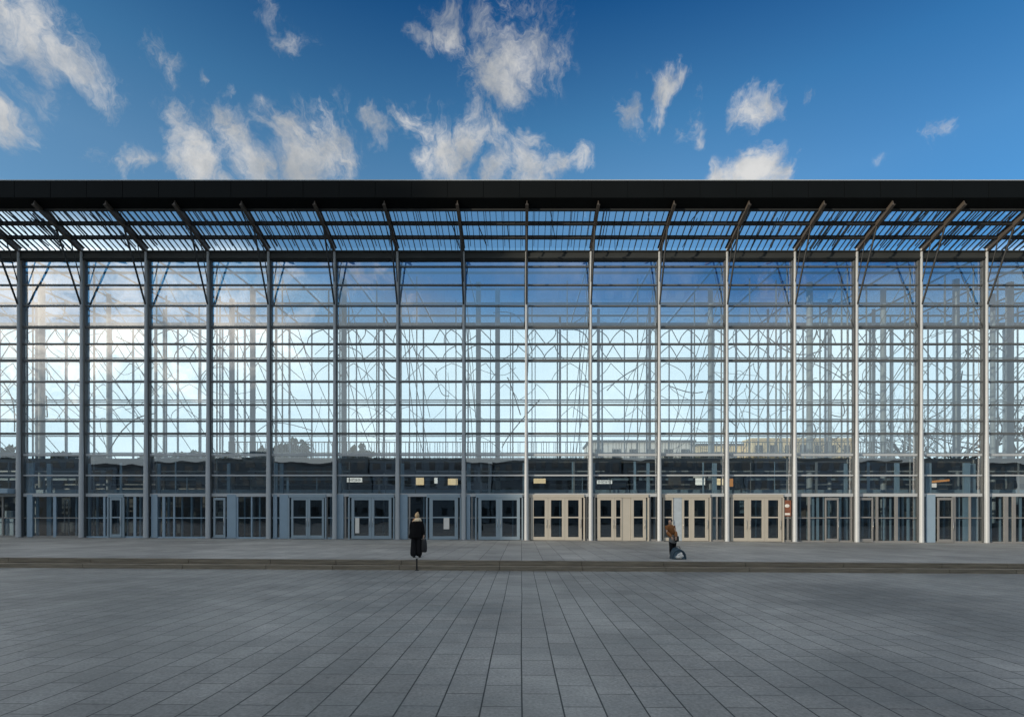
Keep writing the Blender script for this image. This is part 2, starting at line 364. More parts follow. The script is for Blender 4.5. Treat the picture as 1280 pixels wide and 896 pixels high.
for i in range(len(CX)-1):
    a, c = CX[i]+.12, CX[i+1]-.12; vi = i - 6
    # panes above the door head
    mb = MB(); lev = [ZB0] + RZ
    for k in range(len(lev)-1):
        z1, z0 = lev[k]-.05, lev[k+1]+.05
        ty = rng.gauss(0, .0045)*(z1-z0)/2; tx = rng.gauss(0, .0045)*(c-a)/2
        mb.quad((a,35-tx-ty,z0),(c,35+tx-ty,z0),(c,35+tx+ty,z1),(a,35-tx+ty,z1))
    bay = part(mb, 'glazed_bay', 'glass_front', hall)
    mb = MB()
    for k, z in enumerate(RZ):
        h = .05 if k not in (3, 5, 9, 10) else .075
        if k == 12: h = .11
        mb.box(a-.003, c+.003, 34.93, 35.07, z-h, z+h, 1 if k > 9 else 0)
        if k in (7, 5): mb.box(a-.1, c+.1, 35.3, 35.36, z+.24, z+.30)
    part(mb, 'transom_frame', ['transom_paint', 'steel_light'], bay)
    # lowest storey
    dl = doors.get(vi, []); spans = [(X(p), X(q)) for p, q, _ in dl] + [(X(p), X(q)) for p, q, _ in panels.get(vi, [])]
    spans.sort(); cur = a; mb = MB()
    for s0, s1 in spans + [(c, c)]:
        if s0 - cur > .05:
            t = rng.gauss(0, .003)
            mb.quad((cur,35-t,zg(cur)+.03),(s0,35+t,zg(s0)+.03),(s0,35+t,ZH-.06),(cur,35-t,ZH-.06))
        cur = max(cur, s1)
    # above the door heads
    if mb.v: part(mb, 'shopfront_glass', 'glass_door', bay)
    pm = 'door_paint' if 9 <= vi <= 12 else ('door_paint_shaded' if vi < 9 else 'steel_grey')
    fm = 'steel_grey' if vi not in (1,2,3,4) else 'blue_paint'
    for (p, w) in bars.get(vi, [(cpx[i]+26, 2), (cpx[i]+54, 2)]):
        x = X(p); w = w*D/F/2; mb = MB(); mb.box(x-w, x+w, 34.95, 35.05, zg(x)+.01, ZH-.07); part(mb, 'post', fm, bay)
    for q in range(rng.choice((1,2,2,3,4))):      # slim posts between the door heads and the first floor
        x = rng.uniform(a+.3, c-.3); w = rng.choice((.018,.03,.05,.08)); y = rng.uniform(35.12, 36.0); mb = MB(); mb.box(x-w, x+w, y, y+.05, ZH+.02, 5.40 if rng.random() < .6 else Z(596)); part(mb, 'glazing_post', rng.choice(('blue_paint','steel_grey','transom_paint')), bay)
    if rng.random() < .6:
        x = rng.uniform(a+.2, c-1.8); w = rng.uniform(.8, 1.7); y = rng.uniform(37.0, 38.8); z = rng.uniform(3.5, 4.3); mb = MB(); mb.box(x, x+w, y, y+.4, z, z+rng.uniform(.3,.9)); mb.box(x+.2, x+.3, y+.1, y+.2, z+.2, 5.41); part(mb, 'ceiling_unit', rng.choice(('slab_edge','notice_grey','dark_wall')), bay)
    # mid rail and sill, broken at the doors
    cur = a
    for s0, s1 in spans + [(c, c)]:
        if s0 - cur > .12:
            mb = MB(); mb.box(cur+.01, s0-.01, 34.962, 35.038, Z(647)-.035, Z(647)+.035); part(mb, 'rail', fm, bay)
            mb = MB(); zs = min(zg(cur), zg(s0)); mb.box(cur+.01, s0-.01, 34.958, 35.042, zs-.02, zs+.13); part(mb, 'sill', fm, bay)
        cur = max(cur, s1)
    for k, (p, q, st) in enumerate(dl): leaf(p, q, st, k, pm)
    if vi in heads:
        p, q = heads[vi]; mb = MB()
        mb.box(X(p), X(q), 34.84, 34.955, ZH-.29, ZH-.07)
        for e in (p, q): mb.box(X(e)-.05, X(e)+.05, 34.84, 34.955, zg(X(e)), ZH-.295)
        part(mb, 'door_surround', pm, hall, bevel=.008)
    for (p, q, m_) in panels.get(vi, []):
        mb = MB(); mb.box(X(p)+.01, X(q)-.01, 34.90, 34.99, zg(X(p))+.02, ZH-.08)
        part(mb, 'side_panel', m_, hall, bevel=.006)

# front beam over the glass
mb = MB(); mb.box(XL-1, XR+1, 34.8, 35.2, ZB0, ZB1); mb.box(XL-1, XR+1, 34.7, 34.798, ZB0+.04, ZB0+.12); mb.box(XL-1, XR+1, 34.7, 34.798, ZB1-.12, ZB1-.04)
part(mb, 'head_beam', 'beam_paint', hall)
# fascia made of long panels with thin seams
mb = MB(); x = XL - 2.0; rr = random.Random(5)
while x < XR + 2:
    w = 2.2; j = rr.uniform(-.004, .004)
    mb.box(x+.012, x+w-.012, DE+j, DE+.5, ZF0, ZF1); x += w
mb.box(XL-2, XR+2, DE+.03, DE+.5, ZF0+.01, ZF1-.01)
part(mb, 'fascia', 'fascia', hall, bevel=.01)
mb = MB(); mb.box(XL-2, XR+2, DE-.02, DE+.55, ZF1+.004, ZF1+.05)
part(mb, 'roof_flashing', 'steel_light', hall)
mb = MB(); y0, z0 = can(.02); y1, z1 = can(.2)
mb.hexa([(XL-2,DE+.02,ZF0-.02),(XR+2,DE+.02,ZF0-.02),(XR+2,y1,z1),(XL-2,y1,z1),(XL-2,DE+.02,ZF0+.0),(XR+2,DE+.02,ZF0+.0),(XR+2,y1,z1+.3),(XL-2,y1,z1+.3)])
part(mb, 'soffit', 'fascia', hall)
# purlins
for t in (.205, .46, .725):
    mb = MB(); y, z = can(t); mb.box(XL-1, XR+1, y-.07, y+.07, z-.08, z+.14)
    part(mb, 'purlin', 'steel_dark', hall)
# rafters, struts
for x in CX:
    mb = MB(); y0, z0 = can(.04); y1, z1 = can(1.0)
    a = Vector((x, y0, z0-.12)); b_ = Vector((x, y1-.15, z1-.0))
    mb.bar(a, b_, .05, .40)
    up = Vector((0, .33, .94))
    for s in (-1, 1): mb.bar(a + up*.2*s, b_ + up*.2*s, .19, .045)
    raf = part(mb, 'rafter', 'steel_brown', hall)
    mb = MB(); y, z = can(.42)
    mb.tube([(x, 34.68, Z(383)), (x, y, z-.3)], .06, 8)
    part(mb, 'strut', 'steel_dark', raf)
    mb = MB(); y, z = can(.72)
    mb.tube([(x, 34.68, Z(356)), (x, y, z-.3)], .035, 6)
    mb.tube([(x-.14, 34.9, Z(409)), (x-.14, 36.6, Z(330))], .03, 6)
    part(mb, 'tie_rod', 'steel_dark', raf)
# fins of the glazed canopy, and its glass, bay by bay
for i in range(len(CX)-1):
    mb = MB(); n = 11; w = CX[i+1]-CX[i]
    for k in range(1, n):
        x = CX[i] + w*k/n + rng.uniform(-.03, .03); y0, z0 = can(.21); y1, z1 = can(.985)
        mb.bar((x,y0,z0+.03),(x,y1,z1+.03), .032, .13 if k % 2 else .08)
        if k % 3 == 1: mb.bar((x+.1,y0,z0+.34),(x+.1,y1,z1+.34), .03, .08)
    off = abs((CX[i]+CX[i+1])/2)/35.0
    for k in range(int(2 + 9*off)):     # loose cross braces, denser towards the ends
        x = CX[i] + w*rng.random(); ta, tb = rng.choice(((.21,.6),(.46,.98),(.21,.98),(.3,.72))); y0, z0 = can(ta); y1, z1 = can(tb)
        mb.bar((x,y0,z0+rng.uniform(.05,.5)),(x+rng.uniform(-.5,.5),y1,z1+rng.uniform(.0,.45)), rng.uniform(.02,.05), rng.uniform(.03,.10))
    fn = part(mb, 'canopy_grille', 'steel_dark', hall)
    mb = MB(); y0, z0 = can(.2); y1, z1 = can(.99)
    for k in range(3):
        ta, tb = (.21,.455,.72)[k], (.455,.72,.985)[k]; ya, za = can(ta); yb, zb = can(tb)
        mb.quad((CX[i]+.03,ya,za+.2),(CX[i+1]-.03,ya,za+.2),(CX[i+1]-.03,yb,zb+.2),(CX[i]+.03,yb,zb+.2))
    part(mb, 'canopy_glass', 'glass_canopy', fn)

# roof and inner structure
DB = 50.0; ZRB = Z(410, DB)
def roofz(y): return ZB0 + .35 + (ZRB - ZB0 - .35)*(y - 35.21)/(DB - 35.21)
mb = MB(); mb.box(XL-1, XR+1, DB-.2, DB+.3, ZRB-.05, ZRB+.45)
mb2 = MB()
for i in range(len(CX)-1):
    a, c = CX[i], CX[i+1]; mb2.quad((a+.005,35.22,roofz(35.22)+.3),(c-.005,35.22,roofz(35.22)+.3),(c-.005,DB-.2,roofz(DB-.2)+.3),(a+.005,DB-.2,roofz(DB-.2)+.3))
for x in CX: mb.bar((x,35.21,roofz(35.21)+.05),(x,DB-.21,roofz(DB-.21)+.05),.05,.12)
for y in (38, 41, 44, 47): mb.box(XL-1, XR+1, y-.03, y+.03, roofz(y)+.06, roofz(y)+.22)
rf = part(mb, 'roof', 'transom_paint', hall)
part(mb2, 'roof_glass', 'glass_roof', rf)
# first floor deck and dark ground floor room
mb = MB(); mb.box(XL, XR, 36.2, DB-.3, 5.42, 5.72)
part(mb, 'upper_floor', 'slab_edge', hall)
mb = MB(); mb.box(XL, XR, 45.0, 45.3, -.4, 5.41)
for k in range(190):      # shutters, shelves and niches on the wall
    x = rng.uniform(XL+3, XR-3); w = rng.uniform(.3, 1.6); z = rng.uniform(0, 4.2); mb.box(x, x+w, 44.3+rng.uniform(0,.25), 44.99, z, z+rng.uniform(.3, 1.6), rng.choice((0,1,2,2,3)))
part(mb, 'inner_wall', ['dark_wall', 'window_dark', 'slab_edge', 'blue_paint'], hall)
# rear glass wall
mb = MB()
x = XL
while x < XR:
    mb.quad((x+.03,DB,5.8),(x+2.15,DB,5.8),(x+2.15,DB,ZRB-.02),(x+.03,DB,ZRB-.02)); x += 2.18
rear = part(mb, 'rear_glass', 'glass_rear', hall)
mb = MB(); x = XL; k = 0
while x < XR:
    w = .06 if k % 2 else .035; mb.box(x-w, x+w, DB-.12, DB+.1, 5.74, ZRB-.02); x += 2.18; k += 1
for y in (430, 452, 476, 500, 524, 545, 566): z = Z(y, DB); mb.box(XL, XR, DB-.09, DB+.09, z-.045, z+.045)
part(mb, 'rear_frame', 'column_inside', rear)
# round and flat inner columns
for p, d, r in ((52,39,.22),(46,43,.12),(136,41,.16),(290,42,.20),(316,40,.20),(430,38.5,.20),(598,39,.19),(622,40,.19),(748,44,.13),(812,43,.12),(888,40,.19),(1012,39,.22),(1037,42,.16),
                (1092,44,.14),(1104,40,.20),(1195,38.5,.22),(1241,41,.18),(1262,39,.25),(-30,40,.25),(-90,40,.25),(1340,40,.25),(1400,41,.25),(205,44,.1),(480,45,.1),(700,45.5,.1),(960,44,.1)):
    x = X(p, d); mb = MB(); mb.tube([(x,d,-.3),(x,d,19.4)], r, 14)
    part(mb, 'inner_column', 'column_inside', hall)
for p in (34,118,138,208,249,275,297,346,353,411,436,471,512,521,570,638,665,709,797,812,868,937,970,1025,1052,1083,1113,1131,1160,1181,1210,1247,1272,-15,-60,1310,1335):
    d = rng.uniform(36.4, 44.5); x = X(p, d); mb = MB(); mb.box(x-.035, x+.035, d-.05, d+.05, 5.73 if d > 36.6 else 0, 18.9)
    part(mb, 'inner_mullion', 'steel_grey', hall)
# arched zigzag bracing under the roof and thinner rods below, bay by bay
for i in range(len(CX)-1):
    mb = MB(); d = 46.0; sc = d/D; a = CX[i]*sc; w = (CX[i+1]-CX[i])*sc
    if a > XR or a + w < XL: continue
    for (yt, yb, r, n, pr) in ((412,430,.042,rng.choice((2,3,3,4)),.85),(432,450,.042,rng.choice((2,3,3,4)),.85),(454,477,.030,2,.8),(480,501,.026,2,.7),(508,526,.026,2,.6)):
        zt, zb = Z(yt, d), Z(yb, d)
        for k in range(n):
            if rng.random() > pr: continue
            x0 = a + w*(k + rng.uniform(-.3,.3))/n; x1 = x0 + w/n*rng.uniform(.35,.6); x2 = x0 + w/n*rng.uniform(.9,1.15)
            for (p, q, sg) in (((x0,zb),(x1,zt),1),((x1,zt),(x2,zb),-1)):
                bow = rng.uniform(.05,.35)*(x2-x0)*.5*sg*rng.choice((1,1,-1,0)); pts = []
                for s in range(7):
                    u = s/6; pts.append((p[0]+(q[0]-p[0])*u - bow*math.sin(PI*u), d, p[1]+(q[1]-p[1])*u + abs(bow)*.25*math.sin(PI*u)))
                mb.tube(pts, r, 5, cap=False)
    for y in (411, 431, 451): mb.tube([(a,d,Z(y,d)),(a+w,d,Z(y,d))], .06, 6, cap=False)
    part(mb, 'bracing_truss', 'steel_grey', hall)
# stay cables from the head of each column down to the deck
for x in CX:
    mb = MB()
    for (d0, z0, d1, z1) in ((35.6, 19.0, 46, 10.5), (36.2, 16.5, 48, 6.2), (35.6, 13.5, 44, 5.9)):
        mb.tube([(x+rng.uniform(-.3,.3), d0, z0), (x, (d0+d1)/2, (z0+z1)/2-.25), (x+rng.uniform(-.3,.3), d1, z1)], .028, 5)
    part(mb, 'stay_cable', 'steel_grey', hall)
# inner lobby frames: slim blue grey posts behind the doors
for (p, d, w) in ((38,37,.5),(133,37.4,.10),(137,38,.08),(192,37.6,.10),(199,37.6,.16),(206,37.2,.08),(211,37.6,.14),(218,37.6,.07),(286,37.4,.2),(290,37.8,.12),(295,37,.1),(345,37,.25),(352,37.6,.25),
                  (358,37.2,.12),(424,37,.3),(432,37.6,.12),(503,37.4,.25),(508,37,.1),(586,37.2,.25),(592,37.6,.12),(655,37,.2),(742,37,.2),(818,37.4,.12),(810,37,.2),(893,37.2,.3),(900,37.8,.12),
                  (1022,37,.12),(1029,37.5,.08),(1050,37,.12),(1062,38,.08),(1121,37,.3),(1128,37.8,.1),(1208,37,.45),(1221,37.6,.1),(1160,37,.4),(47,37,.12),(62,37.6,.3),(96,37.2,.08),(112,37.4,.15),(122,38,.08),(148,37.3,.06),(160,38,.1),(176,37.4,.14),(228,37.2,.06),(240,38,.12),(252,37.5,.06),(306,37.8,.06),(325,37.4,.1),(334,38,.08),(414,37.5,.1),(495,37.3,.1),(530,37.6,.08),(577,37.2,.12),(641,37.8,.1),(700,37.9,.08),(780,37.8,.1),(850,37.7,.08),(905,37.3,.1),(945,37.9,.08),(988,37.2,.12),(1000,37.5,.06),(1016,37.9,.14),(1036,37.3,.08),(1057,37.6,.2),(1078,37.4,.06),(1086,37.8,.1),(1104,37.3,.08),(1113,37.8,.06),(1135,37.4,.12),(1143,37.9,.08),(1180,37.6,.06),(1198,37.3,.1),(1216,37.7,.3),(1226,37.9,.08),(1238,37.4,.1),(1250,37.8,.06),(1275,37.3,.12)):
    d = 35.25 + (d - 37)*.55 if d >= 37 else d; x = X(p, d); mb = MB(); mb.box(x-w/2, x+w/2, d-.06, d+.06, -.3, 3.05 if w < .15 else 5.3)
    part(mb, 'lobby_post', 'blue_paint', hall)
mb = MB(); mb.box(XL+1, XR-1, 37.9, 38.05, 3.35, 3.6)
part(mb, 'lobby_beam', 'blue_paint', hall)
for k, (z, d, h, m_) in enumerate(((4.9,37.2,.10,'steel_light'),(4.45,39.0,.16,'blue_paint'),(5.1,40.5,.22,'steel_grey'),(4.2,41.5,.08,'steel_light'),(4.75,42.6,.14,'blue_paint'),(3.95,43.4,.10,'steel_grey'))):
    x = XL + 1
    while x < XR - 6:
        ln = rng.uniform(5, 17); mb = MB(); mb.box(x, min(x+ln, XR-1), d-.06, d+.06, z-h/2, z+h/2); part(mb, 'ceiling_duct', m_, hall); x += ln + rng.uniform(.6, 5)
for i in range(len(CX)-1):
    vi = i - 6; a, c = CX[i], CX[i+1]
    if 3 <= vi <= 13:
        mb = MB(); d = 37.2; x = a
        while x < c - .1:
            mb.box(x-.018, x+.018, d-.02, d+.02, 5.73, 6.98 + rng.uniform(-.03,.12)); x += rng.choice((.14,.18,.22,.36))
        mb.box(a+.01, c-.01, d-.05, d+.05, 6.99, 7.05); mb.box(a+.01, c-.01, d-.03, d-.021, 5.85, 5.9)
        part(mb, 'balustrade', 'steel_grey', hall)
    mb = MB()
    for k in range(3 + (7 if a > 10 else 2 if a < -15 else 0)):
        x = a + (c-a)*rng.random(); z = rng.uniform(7.5, 18); d = rng.uniform(37.5, 45.5); x1 = x + rng.uniform(-4.5, 4.5); z1 = z + rng.uniform(-5, 4); z1 = min(18.6, max(6.2, z1)); sg = rng.uniform(-1.2, 1.0); sx = rng.uniform(-.7,.7)
        mb.tube([(x+(x1-x)*u/8 + sx*math.sin(PI*u/8), d, z+(z1-z)*u/8 - sg*math.sin(PI*u/8)) for u in range(9)], rng.choice((.016,.022,.03,.045)), 5)
    part(mb, 'slack_cable', 'transom_paint', hall)
# end walls
for x in (XL-.2, XR+.2):
    mb = MB(); mb.box(x-.1, x+.1, 35.2, DB, -.5, 19.2); part(mb, 'end_wall', 'render_grey', hall)

# ------------------------------------------------------------------ things in and at the hall
def hanging_sign(px0, px1, py0, py1, m_, label, name='hanging_sign', cat='sign', d=36.6, ink=False, group=None):
    a, c, z0, z1 = X(px0,d), X(px1,d), Z(py1,d), Z(py0,d)
    r = empty(name, ((a+c)/2, d, z0)); tag(r, label, cat, group)
    mb = MB(); mb.box(a-.03, c+.03, d-.04, d+.10, z0-.03, z1+.03); part(mb, 'case', 'sign_case', r, bevel=.01)
    mb = MB(); mb.box(a, c, d-.055, d-.042, z0, z1); lamp = part(mb, 'lit_face', m_, r)
    mb = MB()
    for x in (a+.1*(c-a), c-.1*(c-a)): mb.tube([(x,d+.03,z1+.03),(x,d+.03,5.41)], .012, 5)
    part(mb, 'hanger', 'sign_case', r)
    if ink:
        mb = MB(); n = 8; w = (c-a)*.86/n
        for k in range(n):
            x = a + (c-a)*.07 + w*k; zc0, zc1 = z0+(z1-z0)*.22, z0+(z1-z0)*.78
            mb.box(x+.01, x+.035, d-.062, d-.0555, zc0, zc1)
            if k % 2: mb.box(x+.04, x+w*.8, d-.061, d-.0555, zc0+(zc1-zc0)*(.4 if k % 3 else .8), zc0+(zc1-zc0)*(.6 if k % 3 else 1))
            else: mb.box(x+w*.6, x+w*.6+.025, d-.062, d-.0555, zc0, zc1)
        part(mb, 'lettering', 'ink', lamp)
    return r
hanging_sign(434,453,597,602.5,'lamp_white','white lit sign with dark lettering hanging above the blue grey double doors', ink=True)
hanging_sign(519,530,597,606,'lamp_warm','square warm yellow lit panel hanging above the person in the black coat', cat='lamp')
hanging_sign(543,547,597,604,'lamp_white','narrow white lit panel between two warm lamps', cat='lamp')
hanging_sign(560,572,598,606,'lamp_warm','warm lit panel hanging just left of the column beside the single door', cat='lamp')
hanging_sign(667,682,598,604,'lamp_warm','orange yellow lit sign above the leftmost cream triple doors')
hanging_sign(746,765,600,604.5,'lamp_white','low wide dim sign with lettering above the second set of cream doors', ink=True)
hanging_sign(869,881,597,606,'lamp_white','big white rounded lamp under a cream shade above the third cream doors', name='hanging_lamp', cat='lamp')
hanging_sign(893,904,598,606,'lamp_warm','square warm lamp just left of the column at the last cream doors', cat='lamp')
hanging_sign(910,916,598,608,'lamp_orange','small orange lit panel right of the column at the last cream doors')
hanging_sign(1159,1170,604,609,'lamp_white','white lamp under an orange canopy board at the dark right doors', name='hanging_lamp', cat='lamp')
mb = MB(); d = 36.3; mb.loft([(Z(597,d),X(875,d),d,.50,.3),(Z(595,d),X(875,d),d,.47,.28),(Z(593.4,d),X(875,d),d,.2,.12)], 16)
tag(part(mb, 'lamp_shade', 'paper', None), 'cream domed shade over the big white lamp', 'lamp shade')
mb = MB(); mb.bar((X(1153,d),d,Z(603,d)),(X(1185,d),d,Z(600,d)),.3,.14); tag(mb.build('canopy_board','lamp_orange',bevel=.02),'orange brown board over the white lamp at the dark right doors','board')
# poster beside the last cream doors
pr = empty('poster', (X(982.5), 34.9, Z(646))); tag(pr, 'rust red poster on the glass right of the last cream doors', 'poster')
mb = MB(); mb.box(X(977.5), X(988), 34.90, 34.935, Z(645), Z(625)); part(mb, 'board', 'poster_red', pr)
mb = MB(); mb.ball((X(983), 34.897, Z(632)), (.17,.012,.12), 8); mb.box(X(980), X(986.5), 34.890, 34.897, Z(643.5), Z(641)); part(mb, 'print', 'paper', pr)
# paper notice on the single door
mb = MB(); mb.box(X(555), X(562), 34.83, 34.845, Z(661), Z(647)); tag(mb.build('paper_notice', 'paper'), 'white paper notice on the single door right of the person in black', 'notice')
mb = MB(); mb.box(X(445), X(450), 34.83, 34.845, Z(666), Z(647)); tag(mb.build('paper_notice', 'paper'), 'tall white notice on the left leaf of the blue grey double door', 'notice')
# things inside the left bays
d = 36.8
mb = MB(); mb.box(X(45,d), X(66,d), d, d+.08, .0, Z(621,d)); tag(mb.build('wooden_screen', 'wood', bevel=.01), 'tall brown wooden screen behind the glass of the left bay', 'screen')
mb = MB(); x0, x1 = X(81,d), X(86,d); zt = Z(624,d)
mb.tube([(x0,d,.1),(x0,d,zt-.25),(x0+.05,d,zt-.05),((x0+x1)/2,d,zt),(x1-.05,d,zt-.05),(x1,d,zt-.25),(x1,d,.1)], .05, 8)
tag(mb.build('pipe_arch', 'chrome'), 'narrow chrome pipe arch inside the left bay', 'pipe')
kb = empty('ticket_kiosk', (X(5,d), d, 0)); tag(kb, 'pale blue kiosk at the far left behind the glass', 'kiosk')
mb = MB(); mb.box(X(-14,d), X(17,d), d, d+.9, .2, Z(648,d)); part(mb, 'counter', 'blue_paint', kb, bevel=.02)
mb = MB(); mb.box(X(0,d), X(14,d), d+.1, d+.6, Z(647.5,d), Z(638,d)); part(mb, 'machine', 'notice_grey', kb, bevel=.03)
mb = MB(); mb.box(X(-45), X(24), 34.2, 34.92, Z(617), Z(611)); part(mb, 'entrance_canopy', 'blue_paint', hall, bevel=.02)
# a few counters deep inside, mostly silhouettes
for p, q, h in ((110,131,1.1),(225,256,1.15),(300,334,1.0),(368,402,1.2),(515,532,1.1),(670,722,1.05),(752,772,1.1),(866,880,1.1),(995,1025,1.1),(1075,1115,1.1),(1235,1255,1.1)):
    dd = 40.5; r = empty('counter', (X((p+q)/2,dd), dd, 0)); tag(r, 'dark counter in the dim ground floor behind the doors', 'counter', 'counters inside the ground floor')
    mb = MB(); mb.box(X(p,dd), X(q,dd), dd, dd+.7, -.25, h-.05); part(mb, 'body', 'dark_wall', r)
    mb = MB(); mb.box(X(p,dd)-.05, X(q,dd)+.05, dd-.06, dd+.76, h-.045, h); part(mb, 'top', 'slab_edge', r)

# ------------------------------------------------------------------ people
def skin_body(name, verts, edges, radii, m_, root, rootv=0):
    me = bpy.data.meshes.new(name); me.from_pydata(verts, edges, []); me.update()
    o = bpy.data.objects.new(name, me); COL.objects.link(o); o.parent = root
    sk = o.modifiers.new('skin', 'SKIN'); sk.use_smooth_shade = True
    for i, r in enumerate(radii): me.skin_vertices[0].data[i].radius = (r, r) if not isinstance(r, tuple) else r
    me.skin_vertices[0].data[rootv].use_root = True
    s = o.modifiers.new('sub', 'SUBSURF'); s.levels = 1; s.render_levels = 1
    me.materials.append(M[m_])
    return o
class Sk:
    def __init__(s): s.v=[]; s.e=[]; s.r=[]
    def add(s, p, r, prev=None):
        s.v.append(tuple(p)); s.r.append(r); i=len(s.v)-1
        if prev is not None: s.e.append((prev,i))
        return i
    def chain(s, prev, pts):
        for p, r in pts: prev = s.add(p, r, prev)
        return prev
    def hand(s, wrist, at, down, across, fwd, curl=.5):
        """palm + five fingers; down = direction of the fingers, across = towards the thumb"""
        at = Vector(at); down = Vector(down).normalized(); across = Vector(across).normalized(); fwd = Vector(fwd).normalized()
        palm = s.add(at + down*.05, (.030,.018), wrist)
        for k, ln in enumerate((.070,.080,.074,.058)):
            base = at + down*.085 + across*(.030 - .020*k)
            b0 = s.add(base, .009, palm)
            s.chain(b0, [(base + down*ln*.45 + fwd*ln*.12*curl, .0085), (base + down*ln*.75 + fwd*ln*.45*curl, .008), (base + down*ln*.85 + fwd*ln*.8*curl, .007)])
        tb = at + down*.03 + across*.032
        t0 = s.add(tb, .011, palm)
        s.chain(t0, [(tb + down*.03 + across*.018 + fwd*.012, .010), (tb + down*.055 + across*.016 + fwd*.028, .008)])

# --- person in black, seen from behind
px_, d_ = 521.0, 20.1
bx = X(px_, d_); P1 = empty('person', (bx, d_, zg(bx)))
tag(P1, 'person in a long black coat and cream patterned scarf holding a dark bag', 'person')
k = Sk()
pel = k.add((0,0,.92), (.14,.10)); sp1 = k.add((0,.0,1.10), (.13,.09), pel); ch = k.add((0,.0,1.30), (.16,.10), sp1)
nk = k.add((0,.01,1.47), .05, ch); hd0 = k.add((.005,.02,1.54), .06, nk); hd1 = k.add((.01,.03,1.62), (.078,.092), hd0); k.add((.01,.025,1.70), (.060,.070), hd1)
for s in (-1, 1):
    sh = k.add((.17*s,0,1.38), .06, ch)
    if s > 0: e = k.chain(sh, [((.235,.0,1.10),.045),((.275,-.02,.86),.032)]); k.hand(e, (.275,-.02,.86), (0.05,0,-1), (0,-1,0), (-1,0,0), 1.2)
    else: e = k.chain(sh, [((-.225,.02,1.10),.045),((-.235,.07,.86),.032)]); k.hand(e, (-.235,.07,.86), (0,.1,-1), (0,1,0), (1,0,0), .6)
    k.chain(pel, [((.09*s,.0,.88),.09),((.10*s,.01*s+.0,.48),.06),((.105*s,-.02+.05*s,.10),.042),((.105*s,.02+.05*s,.045),.04),((.11*s,.13+.05*s,.035),.033)])
skin_body('body', k.v, k.e, k.r, 'skin', P1)
mb = MB()
mb.loft([(.72,-.04,.0,.285,.20),(.80,-.04,0,.285,.205),(.95,-.03,0,.265,.19),(1.12,-.01,0,.24,.17),(1.28,0,0,.225,.16),(1.38,0,0,.20,.14),(1.44,0,.0,.13,.10),(1.48,0,.01,.075,.07)], 20)
for s in (-1, 1):
    p = [(.16*s,0,1.40),(.205*s,.0,1.28),((.235 if s>0 else -.228),(.0 if s>0 else .02),1.10),((.27 if s>0 else -.235),(-.02 if s>0 else .065),.885)]
    mb.tube(p, [.085,.085,.075,.062], 12)
co = part(mb, 'coat', 'black_cloth', None, subd=1); co.parent = P1
mb = MB()
for s in (-1, 1):
    cx = -.02 + .10*s
    mb.loft([(.012,cx-.005,.05*s-.005,.140,.145),(.30,cx,.03*s,.128,.135),(.55,cx+.0,.01*s,.105,.115),(.80,cx*.9,0,.11,.12),(.92,cx*.85,0,.115,.12)], 14)
tr = mb.build('trousers', 'black_cloth_soft', P1, subd=1)
mb = MB()
for s in (-1, 1): mb.loft([(.0,.105*s,.05*s+.05,.045,.115),(.03,.105*s,.05*s+.05,.048,.12),(.075,.105*s,.05*s+.03,.04,.09),(.10,.105*s,.05*s+.0,.035,.05)], 12)
mb.build('shoes', 'sole', P1)
mb = MB(); mb.loft([(1.40,.015,.0,.165,.135),(1.435,.015,.0,.185,.15),(1.48,.02,.0,.165,.14),(1.53,.02,.0,.125,.12),(1.56,.015,.01,.10,.105)], 18)
sc = mb.build('scarf', 'scarf', P1, subd=1); rough_mesh(sc, .012)
mb = MB(); mb.ball((.01,.012,1.645), (.092,.105,.112), 9); h = mb.build('hair', 'hair_blond', P1, subd=1)
mb = MB(); mb.ball((.028,.012,1.745),(.045,.045,.04),7); mb.build('hair_bun', 'hair_blond', h)
# bag carried at the side
bag = empty('shoulder_bag', (bx+.29, d_-.02, zg(bx)+.30)); tag(bag, 'tall black bag hanging from the hand of the person in black', 'bag')
mb = MB(); mb.loft([(-.10,0,0,.075,.05),(-.085,0,0,.115,.08),(.05,0,0,.125,.09),(.25,0,0,.12,.085),(.40,-.01,0,.10,.06),(.43,-.01,0,.085,.035)], 14); part(mb, 'bag_body', 'leather_black', None, subd=1).parent = bag
mb = MB(); mb.tube([(-.08,0,.42),(-.06,0,.49),(-.02,0,.515),(.02,0,.49),(.05,0,.42)], .012, 6); mb.build('strap', 'leather_black', bag)

# --- person in brown, leaning over a dark carrier
bx2, d2 = X(838.5, 20.6), 20.6
P2 = empty('person', (bx2, d2, zg(bx2))); tag(P2, 'slim person in a rust brown jacket and grey skirt standing beside a dark blue carrier', 'person')
k = Sk()
pel = k.add((.09,.03,.80), (.115,.09)); s1 = k.add((.04,.0,1.0), (.10,.08), pel); c1 = k.add((-.03,-.05,1.20), (.13,.09), s1)
nk = k.add((-.06,-.08,1.34), .045, c1); h0 = k.add((-.065,-.12,1.40), .058, nk); h1 = k.add((-.07,-.15,1.47), (.072,.085), h0); k.add((-.06,-.14,1.54), (.058,.068), h1)
for s in (-1, 1):
    sh = k.add((-.03+.14*s,-.05,1.26), .05, c1)
    e = k.chain(sh, [((-.01+.185*s,-.12,1.03),.04),((.04+.09*s,-.26,.86),.028)]); k.hand(e, (.04+.09*s,-.26,.86), (.15-.2*s,-.4,-1), (-s,0,0), (0,1,0), .9)
    k.chain(pel, [((.09+.075*s,.03,.76),.085),((.08+.08*s,.02+.04*s,.43),.055),((.07+.08*s,.05+.06*s,.09),.038),((.07+.08*s,.02+.06*s,.04),.036),((.06+.09*s,-.08+.06*s,.03),.03)])
skin_body('body', k.v, k.e, k.r, 'skin', P2)
